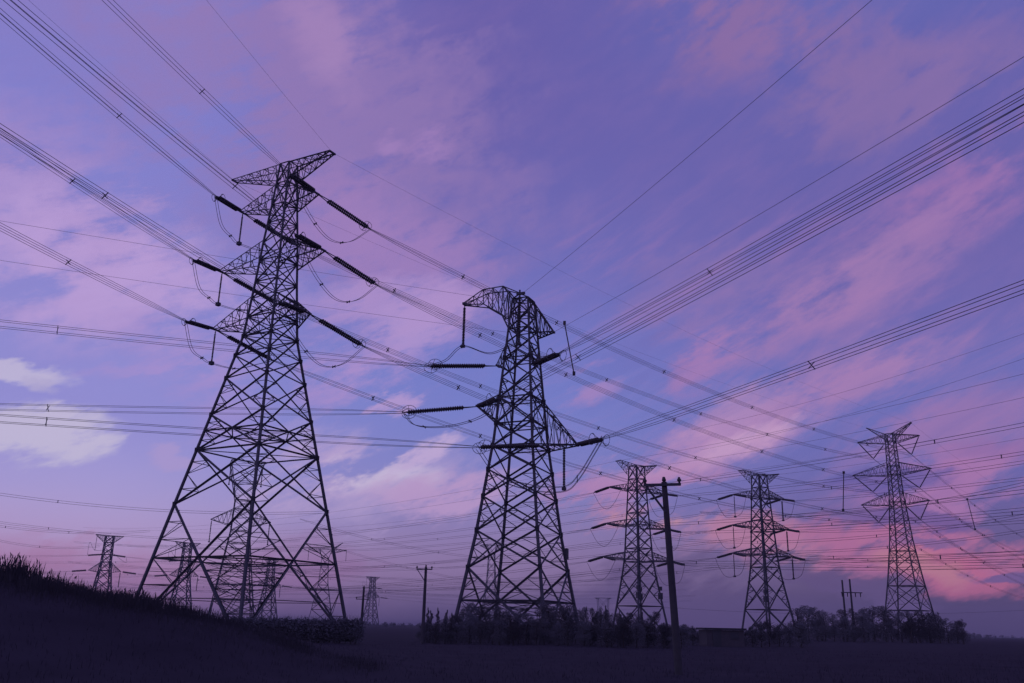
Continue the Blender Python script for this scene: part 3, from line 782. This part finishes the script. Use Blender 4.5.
# ------------------------------------------------------------------ low shed
sp = at(725, 628, 100); hs = sp.z
o = empty('storage_shed', (sp.x, 100, 0), 'low flat roofed shed between the roadside pole and the right trees', 'shed')
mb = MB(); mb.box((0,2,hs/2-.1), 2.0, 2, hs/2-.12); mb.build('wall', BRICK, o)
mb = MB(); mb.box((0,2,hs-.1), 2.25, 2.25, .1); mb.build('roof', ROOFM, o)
mb = MB(); mb.box((-.9,-.03,.85), .45, .03, .85); mb.build('door', PLATE, o)
mb = MB(); mb.box((1.0,-.03,1.15), .45, .03, .35); mb.build('window', PLATE, o)

# ------------------------------------------------------------------ trees
def leaves(mb, c, rad, n, size, rnd):
    for _ in range(n):
        while True:
            p = Vector((rnd.uniform(-1,1), rnd.uniform(-1,1), rnd.uniform(-1,1)))
            if .25 < p.length < 1: break
        p = Vector((c[0]+p.x*rad[0], c[1]+p.y*rad[1], c[2]+p.z*rad[2]))
        d = Vector((rnd.uniform(-1,1), rnd.uniform(-1,1), rnd.uniform(-.6,.8))).normalized(); s = size*rnd.uniform(.6,1.5)
        t = d.orthogonal().normalized()*s*.45; k = len(mb.v)
        mb.v += [p-d*s*.6, p+t, p+d*s*.7, p-t]; mb.f.append((k,k+1,k+2,k+3))
def make_tree(name, h, w, seed, label, cat, kind='round'):
    rnd = random.Random(seed); o = empty(name, (0,0,0), label, cat)
    mb = MB(); mb.tube([(0,0,-.3),(.05*w,0,h*.35),(0,.04*w,h*.85)], [h*.028, h*.02, h*.006], 7)
    for i in range(7):
        z = h*rnd.uniform(.3,.75); t = rnd.uniform(0, 6.28); l = w*rnd.uniform(.3,.5)
        mb.tube([(0,0,z),(l*.5*math.cos(t), l*.5*math.sin(t), z+l*.3),(l*math.cos(t), l*math.sin(t), z+l*.5)], [h*.012,h*.008,h*.003], 5)
    mb.build('trunk', BARK, o)
    cr = MB()
    if kind == 'round':
        for i in range(15):
            t = rnd.uniform(0, 6.28); z = h*rnd.uniform(.25,.9); rr = w*.5*math.sqrt(max(.05, 1-((z/h-.5)/.5)**2))*rnd.uniform(.2,.8)
            s = w*rnd.uniform(.16,.28); leaves(cr, (rr*math.cos(t), rr*math.sin(t), z), (s, s, s*.85), 230, h*.021, rnd)
        leaves(cr, (0,0,h*.93), (w*.14,w*.14,h*.08), 130, h*.019, rnd); leaves(cr, (0,0,h*.3), (w*.5,w*.45,h*.3), 800, h*.024, rnd)
    else:
        for i in range(12):
            u = i/11; z = h*lerp(.06,.97,u); s = w*.5*(1-u)**.8 + .05*w
            leaves(cr, (rnd.uniform(-.1,.1)*w, rnd.uniform(-.1,.1)*w, z), (s, s, h*.06), 200, h*.02, rnd)
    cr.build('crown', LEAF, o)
    return o
TREES = {}
def plant(kind, px, ytop, Y, wpx, label, cat, group):
    pt = at(px, ytop, Y); w = wpx*Y*1.02/FPX; h = pt.z
    var = random.randint(0, 2); key = (kind, var)
    H0, W0 = 7.0, 5.0
    if key not in TREES:
        o = make_tree('conifer' if kind == 'conifer' else 'broadleaf_tree' if kind == 'round' else 'bush', H0, W0 if kind != 'conifer' else 3.0, 11+var*5+len(kind), label, cat, 'conifer' if kind == 'conifer' else 'round'); TREES[key] = o
    else: o = copy_tree(TREES[key])
    o.location = (pt.x, Y, gz(pt.x, Y)-.1); o.rotation_euler = (0,0,random.uniform(0,6.28))
    o.scale = (w/(W0 if kind != 'conifer' else 3.0),)*2 + ((h+.1)/H0,)
    o['label'] = label; o['category'] = cat; o['group'] = group
RG = 'dark leafy tree in the clump around the foot of the slender right tower'
for px, yt, w in ((797,608,18),(806,605,20),(815,607,18),(823,610,16),(832,613,14),(841,609,18),(851,608,16),(861,609,18),(872,606,26),(883,606,20),(899,612,18),(907,610,14),(917,611,20),(927,612,18),(937,612,16),(946,618,18),(955,621,14),(961,619,14),(890,618,16),(866,614,24),(845,616,24),(820,617,26),(910,618,26),(930,619,26)):
    plant('round', px, yt, random.uniform(186,212), w, RG, 'tree', 'trees around the slender right tower')
CG = 'dark leafy tree in the thicket across the foot of the central hooked tower'
for px, yt, w in ((456,613,16),(463,608,16),(472,602,22),(481,606,18),(490,611,16),(500,606,18),(508,609,16),(519,612,18),(529,613,16),(540,604,18),(549,602,20),(559,603,18),(568,603,18),(575,607,16),(584,607,14),(592,608,14),(601,607,14),(608,609,12),(618,613,14),(628,612,14),(636,613,14),(654,611,14),(648,617,18),(550,610,26),(565,611,26),(470,613,24),(510,615,24),(600,614,24),(625,617,22)):
    plant('round', px, yt, random.uniform(92,100), w, CG, 'tree', 'trees across the foot of the central tower')
for px, yt, w in ((428,609,7),(431,612,9),(438,609,8),(446,611,10),(452,614,9),(586,607,8),(606,606,8),(620,611,8),(642,612,7)):
    plant('conifer', px, yt, random.uniform(86,91), w, 'small pointed conifer at the edge of the central thicket', 'conifer', 'small pointed conifers')
for px, yt, w in ((664,623,14),(674,624,14),(684,624,14),(692,626,12),(700,630,10),(752,626,14),(760,621,16),(768,619,16),(778,624,16),(788,622,14),(745,629,12),(800,622,20)):
    plant('bush', px, yt, random.uniform(103,112), w, 'low dark bush beside the flat roofed shed', 'bush', 'low bushes beside the shed')
UG = 'low dark bush in the undergrowth before the central thicket and pole'
for i in range(24):
    px = 424 + i*11.2 + random.uniform(-4, 4)
    plant('bush', px, random.uniform(617, 623) + (px-424)*.012, random.uniform(84, 89), random.uniform(14, 22), UG, 'bush', 'undergrowth before the central thicket')
# clipped hedge in front of the tall tower's right leg
def hedge():
    x0, x1 = at(232, 620, 78).x, at(361, 617, 78).x; L = x1-x0; h = at(320, 616.5, 78).z
    o = empty('hedge', ((x0+x1)/2, 78, 0), 'long level hedge in front of the right foot of the tall left tower', 'hedge')
    rnd = random.Random(5); mb = MB()
    for i in range(60):
        x = -L/2 + L*(i+.5)/60; hh = h*(.93 + .09*noise.noise(Vector((i*.45, 0, 2))) + (.05 if i > 46 else 0))
        leaves(mb, (x, rnd.uniform(-.2,.2), hh/2), (.55, .8, hh*.5*rnd.uniform(.88,1.08)), 420, .11, rnd)
        for _ in range(5): st0 = Vector((x+rnd.uniform(-.4,.4), rnd.uniform(-.4,.4), hh*.8)); mb.tube([st0, st0+Vector((rnd.uniform(-.15,.15), 0, hh*rnd.uniform(.18,.34)))], [.012,.004], 4)
    mb.build('foliage', LEAF, o)
    st = MB()
    for i in range(24): 
        x = -L/2+.3+(L-.6)*i/23; st.tube([(x,0,-.2),(x+.05,.05,h*.6)], [.05,.025], 5)
    st.build('stem', BARK, o)
hedge()
# ------------------------------------------------------------------ stuff: grass on the bank, far woodland
def blades(name, mat, n, hmin, hmax, f, seed, wk=1.0):
    rnd = random.Random(seed); mb = MB()
    for _ in range(n):
        p = f(rnd)
        if p is None: continue
        x, y, sc_ = p; z = gz(x, y); h = rnd.uniform(hmin, hmax)*sc_; lean = rnd.gauss(0,.16)*h; ly = rnd.gauss(0,.1)*h; w = (.006+.009*h)*wk
        t = rnd.uniform(0, 3.14); a = Vector((math.cos(t), math.sin(t), 0))*w; b = Vector((x,y,z-.05)); m = b + Vector((lean*.35, ly*.4, h*.6)); e_ = b + Vector((lean, ly, h))
        k = len(mb.v); mb.v += [b-a, b+a, m+a*.8, e_, m-a*.8]; mb.f.append((k,k+1,k+2,k+3,k+4))
        if rnd.random() < .35:                                     # seed head / side leaf
            k = len(mb.v); q = m.lerp(e_, .5); mb.v += [q, q + Vector((rnd.uniform(-.05,.05)*h, 0, .14*h)), e_ + Vector((0,0,.05*h))]; mb.f.append((k,k+1,k+2))
    o = mb.build(name, mat); tag(o, kind='stuff'); return o
def bankpt(r):
    x = -4 - 26*r.random()**.8; y = r.gauss(33.5, 1.8)
    clump = noise.noise(Vector((x*.55, y*.2, 5)))
    return x, y, max(.25, .62 + .75*clump) * (.55 + .03*max(0, -x-6))
def reedpt(r):
    px, w = r.choice(((8,6),(16,7),(24,4),(36,9),(52,6),(64,10),(88,12),(112,14),(140,16),(170,14),(30,22),(18,10)))
    c = at(px + r.gauss(0, w), 580, 33)
    return c.x, r.gauss(33, .8), (1.0 if px < 30 else .75 if px < 70 else .5)
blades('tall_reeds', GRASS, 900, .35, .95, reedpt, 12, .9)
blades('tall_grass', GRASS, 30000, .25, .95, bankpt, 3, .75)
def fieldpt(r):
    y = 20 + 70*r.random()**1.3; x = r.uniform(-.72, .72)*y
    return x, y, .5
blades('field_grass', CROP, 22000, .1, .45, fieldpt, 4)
def wood(name, x0, x1, Y, hmin, hmax, n, seed):
    rnd = random.Random(seed); mb = MB()
    for i in range(n):
        x = rnd.uniform(x0, x1); h = lerp(hmin, hmax, .5+.5*noise.noise(Vector((x*.02, Y*.01, seed))))*rnd.uniform(.75,1.1); y = Y + rnd.uniform(-12,12)
        leaves(mb, (x, y, h*.5), (h*.4, h*.4, h*.52), 28, h*.2, rnd)
    tag(mb.build(name, LEAF), kind='stuff')
wood('far_wood', -330, 60, 560, 1.5, 4, 420, 2)
wood('far_wood', 60, 330, 640, 2, 5, 260, 8)
wood('far_wood', 300, 900, 900, 2, 4.5, 300, 9)
